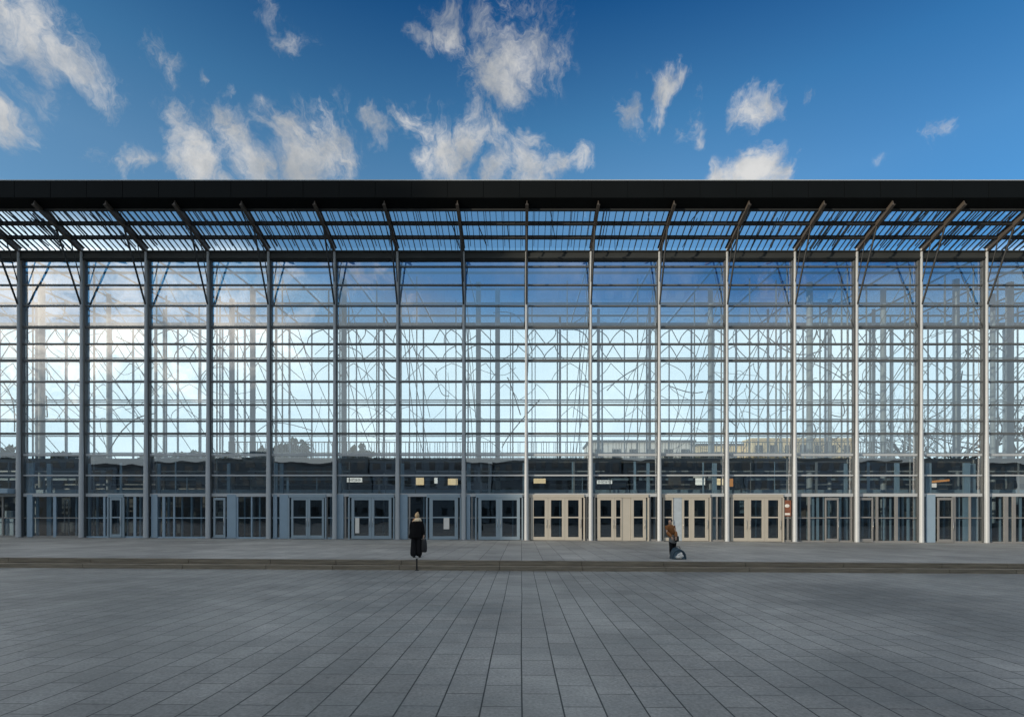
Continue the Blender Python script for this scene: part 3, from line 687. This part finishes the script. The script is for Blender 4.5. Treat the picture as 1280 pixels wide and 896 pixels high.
mb = MB(); mb.loft([(.93,.06,.01,.150,.115),(1.0,.045,0,.155,.12),(1.12,.0,-.03,.165,.13),(1.24,-.03,-.05,.165,.125),(1.31,-.045,-.07,.12,.095),(1.355,-.06,-.08,.065,.06)], 18)
for s in (-1, 1): mb.tube([(-.03+.13*s,-.05,1.27),(-.02+.18*s,-.08,1.16),(-.01+.187*s,-.12,1.03),(.04+.09*s,-.25,.865)], [.088,.088,.092,.064], 10)
mb.build('jacket', 'brown_cloth', P2, subd=1)
mb = MB(); mb.loft([(.56,.09,.02,.18,.15),(.74,.09,.02,.16,.135),(.86,.075,.02,.15,.12),(.955,.055,.01,.145,.112)], 18); mb.build('skirt', 'grey_cloth', P2, subd=1)
mb = MB()
for s in (-1, 1): mb.loft([(.06,.07+.08*s,.05+.06*s,.055,.06),(.43,.08+.08*s,.02+.04*s,.066,.07),(.70,.09+.075*s,.03,.094,.097),(.80,.09+.07*s,.03,.09,.09)], 12)
mb.build('leggings', 'black_cloth_soft', P2, subd=1)
mb = MB()
for s in (-1, 1): mb.loft([(.0,.065+.085*s,-.02+.06*s,.042,.11),(.05,.065+.085*s,-.01+.06*s,.04,.1),(.09,.07+.08*s,.03+.06*s,.036,.05)], 12)
mb.build('shoes', 'sole', P2)
mb = MB(); mb.ball((-.055,-.115,1.50), (.088,.088,.098), 9); mb.ball((-.02,-.06,1.50),(.07,.06,.07),7); mb.build('hair', 'hair_dark', P2, subd=1)
mb = MB()   # face: eyes, nose, mouth
for s in (-1, 1): mb.ball((-.085+.028*s,-.232,1.475), (.011,.006,.007), 6)
mb.ball((-.083,-.242,1.452),(.010,.014,.016),6); mb.ball((-.083,-.230,1.425),(.022,.006,.006),6)
mb.build('face', 'skin', P2)
sb = empty('shoulder_bag', (bx2+.20, d2-.12, zg(bx2)+.66)); tag(sb, 'small black bag at the hip of the person in brown', 'bag')
mb = MB(); mb.loft([(0,0,0,.07,.05),(.02,0,0,.10,.06),(.18,0,0,.10,.06),(.24,0,0,.085,.035)], 12); mb.build('bag_body', 'leather_black', sb, subd=1)
mb = MB(); mb.tube([(-.07,0,.22),(-.12,.03,.42),(-.18,.03,.60),(-.27,.03,.70)], .012, 5); mb.build('strap', 'leather_black', sb)
# dome carrier with a white bundle
cx_, cd = X(847.5, 20.15), 20.15
CR = empty('carrier', (cx_, cd, zg(cx_))); tag(CR, 'dark blue arched carrier standing open on the terrace beside the person in brown', 'carrier')
def arch(w, h, n=14): return [(-w*math.cos(PI*i/n), h*math.sin(PI*i/n)**.8 if i not in (0, n) else 0.0) for i in range(n+1)]
mb = MB(); n = 14; o_, i_ = arch(.275,.37,n), arch(.235,.32,n)
for k_ in range(n):
    for (A, ya, yb) in ((o_, -.18, .36),):
        mb.quad((o_[k_][0],-.18,o_[k_][1]+.01),(o_[k_+1][0],-.18,o_[k_+1][1]+.01),(o_[k_+1][0]*.86,.30,o_[k_+1][1]*1.18+.01),(o_[k_][0]*.86,.30,o_[k_][1]*1.18+.01))
    mb.quad((i_[k_][0],-.18,i_[k_][1]+.01),(i_[k_+1][0],-.18,i_[k_+1][1]+.01),(i_[k_+1][0]*.86,.27,i_[k_+1][1]*1.15+.01),(i_[k_][0]*.86,.27,i_[k_][1]*1.15+.01))
    mb.quad((o_[k_][0],-.18,o_[k_][1]+.01),(o_[k_+1][0],-.18,o_[k_+1][1]+.01),(i_[k_+1][0],-.18,i_[k_+1][1]+.01),(i_[k_][0],-.18,i_[k_][1]+.01))
mb._add([(p[0]*.86,.30,p[1]*1.18+.01) for p in o_], [tuple(range(n+1))]); mb.box(-.265,.265,-.175,.26,.0,.02)
mb.build('shell', 'navy_cloth', CR)
mb = MB(); mb._add([(p[0]*.98,-.10,p[1]*.98+.012) for p in i_], [tuple(range(n+1))]); mb.build('mesh_window', 'lining_blue', CR)
mb = MB(); mb.tube([(-.10,.05,.39),(-.08,.05,.48),(.08,.05,.48),(.10,.05,.39)], .016, 6); mb.build('handle', 'leather_black', CR)
WB = empty('blanket', (cx_-.01, cd-.12, zg(cx_)+.02)); tag(WB, 'crumpled white blanket stuffed in the mouth of the dark blue carrier', 'blanket')
mb = MB(); mb.ball((.03,-.10,.11),(.12,.08,.10),10); mb.ball((-.05,-.12,.07),(.10,.07,.06),8); mb.ball((.05,-.10,.18),(.07,.06,.06),8)
w = mb.build('cloth', 'white_cloth', WB); rough_mesh(w, .02); w.name = 'blanket_cloth'
# short black post at the foot of the steps
qx = X(521, 18.3); bo = empty('post', (qx, 18.3, zg(qx)+PLAZA)); tag(bo, 'short thin black post standing on the plaza at the foot of the steps', 'post')
mb = MB(); mb.tube([(0,0,0),(0,0,.40)], .03, 10); mb.build('shaft', 'bollard_black', bo, bevel=.006)
mb = MB(); mb.loft([(.40,0,0,.034,.034),(.42,0,0,.032,.032),(.43,0,0,.015,.015)], 12); mb.loft([(.0,0,0,.075,.075),(.015,0,0,.07,.07)], 12); mb.build('cap', 'bollard_black', bo)

# ------------------------------------------------------------------ trees behind the hall
def leafy(seed, h, spread, nleaf, mleaf):
    r = random.Random(seed); t = empty('tree')
    mb = MB(); mb.tube([(0,0,-.2),(.05,.05,h*.3),(-.05,.1,h*.55),(0,0,h*.85)], [h*.022,h*.017,h*.011,.03], 7)
    limbs = []
    for k in range(9):
        a = r.uniform(0, 2*PI); z = h*r.uniform(.25,.6); ln = spread*r.uniform(.5,.95); e = (math.cos(a)*ln, math.sin(a)*ln, z + h*r.uniform(.08,.28))
        mb.tube([(0,0,z),(e[0]*.5,e[1]*.5,z+(e[2]-z)*.35),e], [h*.009,h*.006,.02], 5); limbs.append(Vector(e))
    part(mb, 'trunk', 'bark', None).parent = t
    mb = MB(); cs = []
    for k in range(26):
        a = r.uniform(0, 2*PI); u = r.random()**.6; zz = r.uniform(.28, 1.0); prof = math.sin(min(1, (1.04-zz)/.62)*PI*.5)
        cs.append((Vector((math.cos(a)*u*spread*prof, math.sin(a)*u*spread*prof, h*zz)), spread*r.uniform(.18,.34)))
    for k in range(nleaf):
        c, rad = r.choice(cs); dv = Vector((r.gauss(0,1), r.gauss(0,1), r.gauss(0,.75))).normalized()*rad*r.random()**.4
        p = c + dv; s = r.uniform(.22,.5); n = Vector((r.gauss(0,1), r.gauss(0,1), r.gauss(0,1)+.6)).normalized(); u_ = n.orthogonal().normalized(); w_ = n.cross(u_)
        mb.quad(p-u_*s-w_*s*.5, p+u_*s-w_*s*.4, p+u_*s*.8+w_*s*.6, p-u_*s*.9+w_*s*.5)
    part(mb, 'crown', mleaf, None).parent = t
    return t
def bare(seed, h):
    r = random.Random(seed); t = empty('bare_tree'); mt = MB(); mc = MB()
    mt.tube([(0,0,-.2),(.1,.0,h*.18),(0,.1,h*.34)], [h*.022,h*.017,h*.014], 8)
    def grow(p, d, ln, rad, lev):
        pts = [p]; rs = [rad]; q = p.copy(); dd = d.copy()
        for s in range(5):
            dd = (dd + Vector((r.gauss(0,.20), r.gauss(0,.20), r.gauss(.03,.16)))).normalized(); q = q + dd*ln/5; pts.append(q.copy()); rs.append(rad*(1-.13*(s+1)))
        mc.tube(pts, rs, 5 if lev < 2 else 4, cap=False)
        if lev >= 4 or rad < .012: return
        for c in range(r.choice((2,3,3))):
            i = r.choice((2,3,4,5)); ax = Vector((r.gauss(0,1), r.gauss(0,1), r.gauss(.35,.7))).normalized()
            grow(pts[i], (dd*.7+ax*.75).normalized(), ln*r.uniform(.6,.85), rs[i]*.74, lev+1)
    for c in range(5):
        a = 2*PI*c/5 + r.uniform(-.4,.4); grow(Vector((0,.1,h*(.20+.035*c))), Vector((math.cos(a)*.8, math.sin(a)*.8, .75)).normalized(), h*.33, h*.0135, 0)
    part(mt, 'trunk', 'bark', None).parent = t; part(mc, 'crown', 'bark', None).parent = t
    return t
protos = [leafy(11, 11, 4.2, 2600, 'leaf_dark'), leafy(12, 12, 3.6, 2600, 'leaf_mid'), leafy(13, 9, 4.4, 2600, 'leaf_dark')]
r = random.Random(21); used = set()
def put(o, x, y, s, label, group, z=-3.0):
    key = o.name
    t = o if key not in used else copy_tree(o); used.add(key)
    t.location = (x, y, z); t.scale = (s, s, s*r.uniform(.92,1.08)); t.rotation_euler = (0, 0, r.uniform(0, 6.28)); tag(t, label, 'tree', group); return t
for p in range(-70, 330, 21):
    d = r.uniform(96, 118); top = Z(r.uniform(555, 565), d) + 3
    k_ = r.randrange(3); put(protos[k_], X(p + r.uniform(-7,7), d), d, .86*top/(11,12,9)[k_], 'dark bushy tree of the line seen through the left half of the hall', 'trees beyond the left half of the hall')
for p, y in ((346,531),(374,534),(446,538)):
    d = 112; put(protos[p % 3], X(p, d), d, (Z(y, d)+3)/(14,15,11.5)[p % 3]*.95, 'taller round tree standing above the line seen through the hall', 'taller trees beyond the hall')
thin = [bare(31, 10), bare(32, 10)]
for p in range(338, 660, 17):
    d = r.uniform(92, 104); t = put(thin[(p//17) % 2], X(p + r.uniform(-5,5), d), d, (Z(r.uniform(546,552), d)+3)/10, 'slim bare tree of the pale row seen through the middle of the hall', 'bare trees beyond the middle of the hall')
big = [bare(41, 20), bare(45, 20)]
for i, (p, d, s) in enumerate(((930,72,.66),(985,66,.88),(1045,62,1.0),(1105,66,1.15),(1170,60,1.2),(1235,64,1.4),(1290,60,1.3))):
    put(big[i % 2], X(p, d), d, s, 'big bare tree with tangled branches seen through the right end of the hall', 'bare trees beyond the right end of the hall')

# ------------------------------------------------------------------ buildings round the plaza
def block(name, x0, x1, y0, y1, h, wall, label, face=-1, storeys=4, z0=-3.0, roof='roof_dark', group=None, pitched=False):
    """flat or pitched block with a band of windows per storey on the side that faces the hall (face=+1) or the camera (-1)"""
    b_ = empty(name, ((x0+x1)/2, (y0+y1)/2, z0)); tag(b_, label, 'building', group)
    mb = MB(); mb.box(x0, x1, y0, y1, z0, h); part(mb, 'wall', wall, b_)
    mb = MB()
    if pitched:
        ym = (y0+y1)/2; mb._add([(x0-.5,y0-.5,h+.01),(x1+.5,y0-.5,h+.01),(x1+.5,y1+.5,h+.01),(x0-.5,y1+.5,h+.01),(x0+3,ym,h+3.2),(x1-3,ym,h+3.2)], [(0,1,5,4),(2,3,4,5),(1,2,5),(3,0,4),(3,2,1,0)])
    else: mb.box(x0-.3, x1+.3, y0-.3, y1+.3, h+.005, h+.45)
    part(mb, 'roof', roof, b_)
    yf = y0 if face < 0 else y1; sh = (h - z0)/storeys
    for s in range(storeys):
        mb = MB(); n = max(2, int((x1-x0)/3.0)); zb = z0 + sh*(s+.32); zt = zb + sh*.48
        for k in range(n):
            xa = x0 + (x1-x0)*(k+.25)/n; xb = x0 + (x1-x0)*(k+.75)/n; e = .04
            mb.box(xa, xb, min(yf, yf+face*e), max(yf, yf+face*e), zb, zt)
        w_ = part(mb, 'window_row', 'window_dark', b_)
    return b_
# cream building beyond the right part of the hall
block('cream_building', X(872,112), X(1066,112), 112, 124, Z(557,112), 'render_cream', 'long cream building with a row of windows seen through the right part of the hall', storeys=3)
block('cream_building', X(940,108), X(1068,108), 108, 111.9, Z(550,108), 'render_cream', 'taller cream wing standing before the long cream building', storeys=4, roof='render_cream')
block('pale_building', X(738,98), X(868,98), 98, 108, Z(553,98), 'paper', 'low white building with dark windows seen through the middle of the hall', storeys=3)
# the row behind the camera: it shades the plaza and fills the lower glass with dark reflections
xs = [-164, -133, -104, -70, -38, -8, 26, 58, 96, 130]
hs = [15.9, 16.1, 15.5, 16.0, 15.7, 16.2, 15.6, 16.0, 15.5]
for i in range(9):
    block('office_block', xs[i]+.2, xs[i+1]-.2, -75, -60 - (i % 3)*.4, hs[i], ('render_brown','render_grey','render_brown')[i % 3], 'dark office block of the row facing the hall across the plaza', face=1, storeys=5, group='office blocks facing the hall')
block('shade_tower', -177, -164.5, -80, -62, 42, 'render_grey', 'tall grey tower added out of view to shade the left part of the hall', face=1, storeys=14)  # added blocker out of view: casts the shade on the left facade

# ------------------------------------------------------------------ light: low sun from the left behind the camera, clear sky with clouds
SUN_EL = math.radians(6.0); AZ = math.radians(35)      # sun stands to the left (-x) and 35 degrees towards the camera side (-y)
sd = Vector((-math.cos(AZ)*math.cos(SUN_EL), -math.sin(AZ)*math.cos(SUN_EL), math.sin(SUN_EL)))
ld = bpy.data.lights.new('sun', 'SUN'); ld.energy = 2.1; ld.angle = math.radians(0.5); ld.color = (1.0, 0.86, 0.68)
lo = bpy.data.objects.new('sun', ld); COL.objects.link(lo); lo.rotation_euler = (-sd).to_track_quat('-Z', 'Y').to_euler(); lo.location = sd*300

W = bpy.data.worlds.new('World'); S.world = W; W.use_nodes = True
N, L = W.node_tree.nodes, W.node_tree.links
bg = N['Background']; bg.inputs['Strength'].default_value = 0.15
sky = N.new('ShaderNodeTexSky'); sky.sky_type = 'NISHITA'; sky.sun_disc = False
sky.sun_elevation = SUN_EL; sky.sun_rotation = math.atan2(sd.x, sd.y); sky.air_density = 1.0; sky.dust_density = 0.6; sky.ozone_density = 2.0
def math_(op, a, b=None, c=None, clamp=False):
    n = N.new('ShaderNodeMath'); n.operation = op; n.use_clamp = clamp
    for i, v in enumerate((a, b, c)):
        if v is None: continue
        if isinstance(v, (int, float)): n.inputs[i].default_value = v
        else: L.new(v, n.inputs[i])
    return n.outputs[0]
def vmath(op, a, b=None, scale=None):
    n = N.new('ShaderNodeVectorMath'); n.operation = op
    for i, v in enumerate((a, b)):
        if v is None: continue
        if isinstance(v, (tuple, list, Vector)): n.inputs[i].default_value = tuple(v)
        else: L.new(v, n.inputs[i])
    if scale is not None: n.inputs['Scale'].default_value = scale
    return n.outputs['Value'] if op in ('DISTANCE', 'DOT_PRODUCT', 'LENGTH') else n.outputs['Vector']
def noise(vec, scale, detail=5, rough=.55, dist=0.0):
    n = N.new('ShaderNodeTexNoise'); n.inputs['Scale'].default_value = scale; n.inputs['Detail'].default_value = detail
    n.inputs['Roughness'].default_value = rough; n.inputs['Distortion'].default_value = dist; L.new(vec, n.inputs['Vector']); return n
def smooth(v, a, b, lo=0.0, hi=1.0):
    n = N.new('ShaderNodeMapRange'); n.interpolation_type = 'SMOOTHSTEP'
    n.inputs['From Min'].default_value = a; n.inputs['From Max'].default_value = b; n.inputs['To Min'].default_value = lo; n.inputs['To Max'].default_value = hi
    L.new(v, n.inputs['Value']); return n.outputs['Result']
def mixc(f, a, b):
    n = N.new('ShaderNodeMix'); n.data_type = 'RGBA'; L.new(f, n.inputs[0])
    for i, v in ((6, a), (7, b)):
        if isinstance(v, tuple): n.inputs[i].default_value = (*v, 1)
        else: L.new(v, n.inputs[i])
    return n.outputs[2]
tc = N.new('ShaderNodeTexCoord'); dirv = tc.outputs['Generated']
sep = N.new('ShaderNodeSeparateXYZ'); L.new(dirv, sep.inputs[0])
# warp, then a field of soft cloud centres given as directions in the sky
wn = noise(dirv, 7.0, 5, .6); warp = vmath('SCALE', vmath('SUBTRACT', wn.outputs['Color'], (.5,.5,.5)), scale=.13)
wd = vmath('ADD', dirv, warp)
def sdir(px, py, back=False): return Vector(((px-652)/F, -1.0 if back else 1.0, (645-py)/F)).normalized()
clouds = [(0,15,75,.8),(45,45,62,.9),(80,80,48,1),(110,112,34,1),(130,128,20,1),(2,155,24,1),(170,62,30,.4),(190,70,20,.35),(362,50,16,.42),(380,66,16,.42),(253,85,10,.4),(350,5,16,.42),
 (155,206,24,.9),(175,200,16,.8),(120,195,22,.35),(40,130,26,.4),(215,160,34,.9),(238,178,30,.95),(250,216,38,1),(222,214,24,.9),(285,155,28,.95),(303,178,30,1),(325,205,32,1),(355,150,24,.6),(378,165,30,.9),(395,150,20,.8),(400,190,40,1),(378,206,32,1),(425,165,20,.7),(295,118,12,.6),
 (465,158,18,.9),(500,148,18,.75),(530,155,22,.75),(516,140,14,.6),(555,196,34,1),(578,184,26,1),(530,206,20,.9),(560,50,24,.7),(535,62,16,.85),(600,36,26,.7),(600,75,26,.9),(620,98,34,1),(632,124,26,1),(640,70,40,.85),(665,40,46,.65),(690,70,34,.5),(548,18,18,.6),(610,55,20,.8),
 (620,213,22,1),(655,208,28,1),(688,212,22,.95),(716,210,20,.8),(610,178,20,.7),(660,180,16,.6),(585,150,14,.5),
 (822,118,22,1),(838,104,18,1),(852,90,14,1),(812,138,14,.8),(780,142,18,.7),(868,145,16,.5),(880,115,14,.6),(848,156,12,.55),(790,100,12,.4),(875,158,10,.6),
 (940,128,20,.9),(958,115,18,.85),(972,105,12,.6),(1000,117,12,.5),(908,212,24,1),(935,206,30,1),(960,208,22,1),(1168,169,16,.5),(1188,159,12,.5),(1150,180,10,.42),(1105,205,10,.3)]
field = None
def blob(px, py, r_, w, back=False):
    global field
    c = sdir(px, py, back); rad = max((sdir(px+r_*1.72, py, back)-c).length, (sdir(px, py+r_*1.72, back)-c).length)
    v = smooth(vmath('DISTANCE', wd, c), 0.0, rad, w, 0.0)
    field = v if field is None else math_('MAXIMUM', field, v)
for c in clouds: blob(*c)
# clouds in the half of the sky behind the camera: they show as reflections in the glass
for c in ((20,370,150,1.0),(150,372,120,.9),(260,395,90,.9),(340,400,60,.7),(330,345,50,.6),(430,345,34,.8),(470,340,20,.7),(520,390,40,.45),(960,400,60,.6),(1240,400,60,.55),(880,395,40,.5),(0,300,120,.9)): blob(*c, back=True)
mpc = N.new('ShaderNodeMapping'); mpc.inputs['Rotation'].default_value = (0, math.radians(-38), 0); mpc.inputs['Scale'].default_value = (1.0, 1.0, .55); L.new(wd, mpc.inputs[0])
n1 = noise(mpc.outputs[0], 13.0, 11, .72, .9); n2 = noise(wd, 45.0, 7, .7)
tex = math_('ADD', math_('MULTIPLY', n1.outputs['Fac'], .8), math_('MULTIPLY', n2.outputs['Fac'], .2))
dens = math_('ADD', math_('MULTIPLY', field, 1.15), math_('MULTIPLY', math_('SUBTRACT', tex, .5), 3.6))
gate = smooth(field, .0, .22)
alpha = math_('MULTIPLY', smooth(dens, .12, 1.35), gate)
alpha = math_('MULTIPLY', alpha, .93)
# haze and cloud bank round the horizon
bank_n = noise(dirv, 4.0, 5, .55)
el = math_('ADD', sep.outputs['Z'], math_('MULTIPLY', math_('SUBTRACT', bank_n.outputs['Fac'], .5), .10))
el = math_('ADD', el, math_('MULTIPLY', math_('MAXIMUM', sep.outputs['X'], 0.0), .085))
bank = smooth(el, .345, .42, 1.0, 0.0)
# sky colour: clear air deepening towards the zenith
ramp = N.new('ShaderNodeValToRGB'); L.new(sep.outputs['Z'], ramp.inputs[0]); el_ = ramp.color_ramp.elements
el_[0].position = .30; el_[0].color = (1.0, 1.25, 1.4, 1); el_[1].position = .72; el_[1].color = (.07, .43, .82, 1)
for p_, c_ in ((.50,(.92,1.22,1.38)),(.60,(.50,.96,1.22))):
    e_ = el_.new(p_); e_.color = (*c_, 1)
skyc = vmath('MULTIPLY', sky.outputs[0], ramp.outputs[0])
east = mixc(smooth(sep.outputs['X'], .1, .65), (1.0, 1.0, 1.0), (.45, .67, .81))
skyc = vmath('MULTIPLY', skyc, east)
shade = noise(vmath('ADD', dirv, (.03,.0,-.03)), 11.0, 6, .6)
ccol = mixc(smooth(shade.outputs['Fac'], .35, .68), (3.3, 3.25, 3.15), (1.75, 1.85, 1.95))
bcol = mixc(smooth(bank_n.outputs['Fac'], .35, .65), (6.0, 6.75, 6.9), (4.9, 5.9, 6.4))
south = smooth(sep.outputs['Y'], -.25, .25, .30, 1.0)
_b = N.new('ShaderNodeVectorMath'); _b.operation = 'SCALE'; L.new(bcol, _b.inputs[0]); L.new(south, _b.inputs['Scale']); bcol = _b.outputs[0]
c1 = mixc(bank, skyc, bcol)
# clouds on the sun's side of the sky shine brighter and warmer
gl = smooth(vmath('DOT_PRODUCT', dirv, sd), .55, 1.0)
glow = mixc(gl, (1.0, 1.0, 1.0), (3.0, 2.75, 2.4))
ccol = vmath('MULTIPLY', ccol, glow)
c1 = mixc(alpha, c1, ccol)
# unseen cloud overhead and behind the camera, added to brighten the ground
ov = noise(dirv, 3.2, 7, .6)
ova = math_('MULTIPLY', smooth(math_('ADD', math_('SUBTRACT', sep.outputs['Z'], math_('MULTIPLY', sep.outputs['Y'], .35)), math_('MULTIPLY', ov.outputs['Fac'], .5)), .95, 1.15), .85)
c2 = mixc(ova, c1, (4.5, 4.55, 4.5))
L.new(c2, bg.inputs['Color'])

# ------------------------------------------------------------------ camera and render settings
cd_ = bpy.data.cameras.new('camera'); cam = bpy.data.objects.new('camera', cd_); COL.objects.link(cam)
cam.location = (0, 0, EYE); cam.rotation_euler = (PI/2, 0, 0)
cd_.sensor_width = 36.0; cd_.sensor_fit = 'HORIZONTAL'; cd_.lens = F/1280*36
cd_.shift_x = (640-652)/1280; cd_.shift_y = (645-448)/1280
cd_.clip_start = .1; cd_.clip_end = 6000
S.camera = cam
S.view_settings.view_transform = 'Standard'; S.view_settings.look = 'None'; S.view_settings.exposure = 0.6; S.view_settings.gamma = 1.0
S.cycles.transparent_max_bounces = 24
S.cycles.max_bounces = 8
S.cycles.sample_clamp_indirect = 6.0
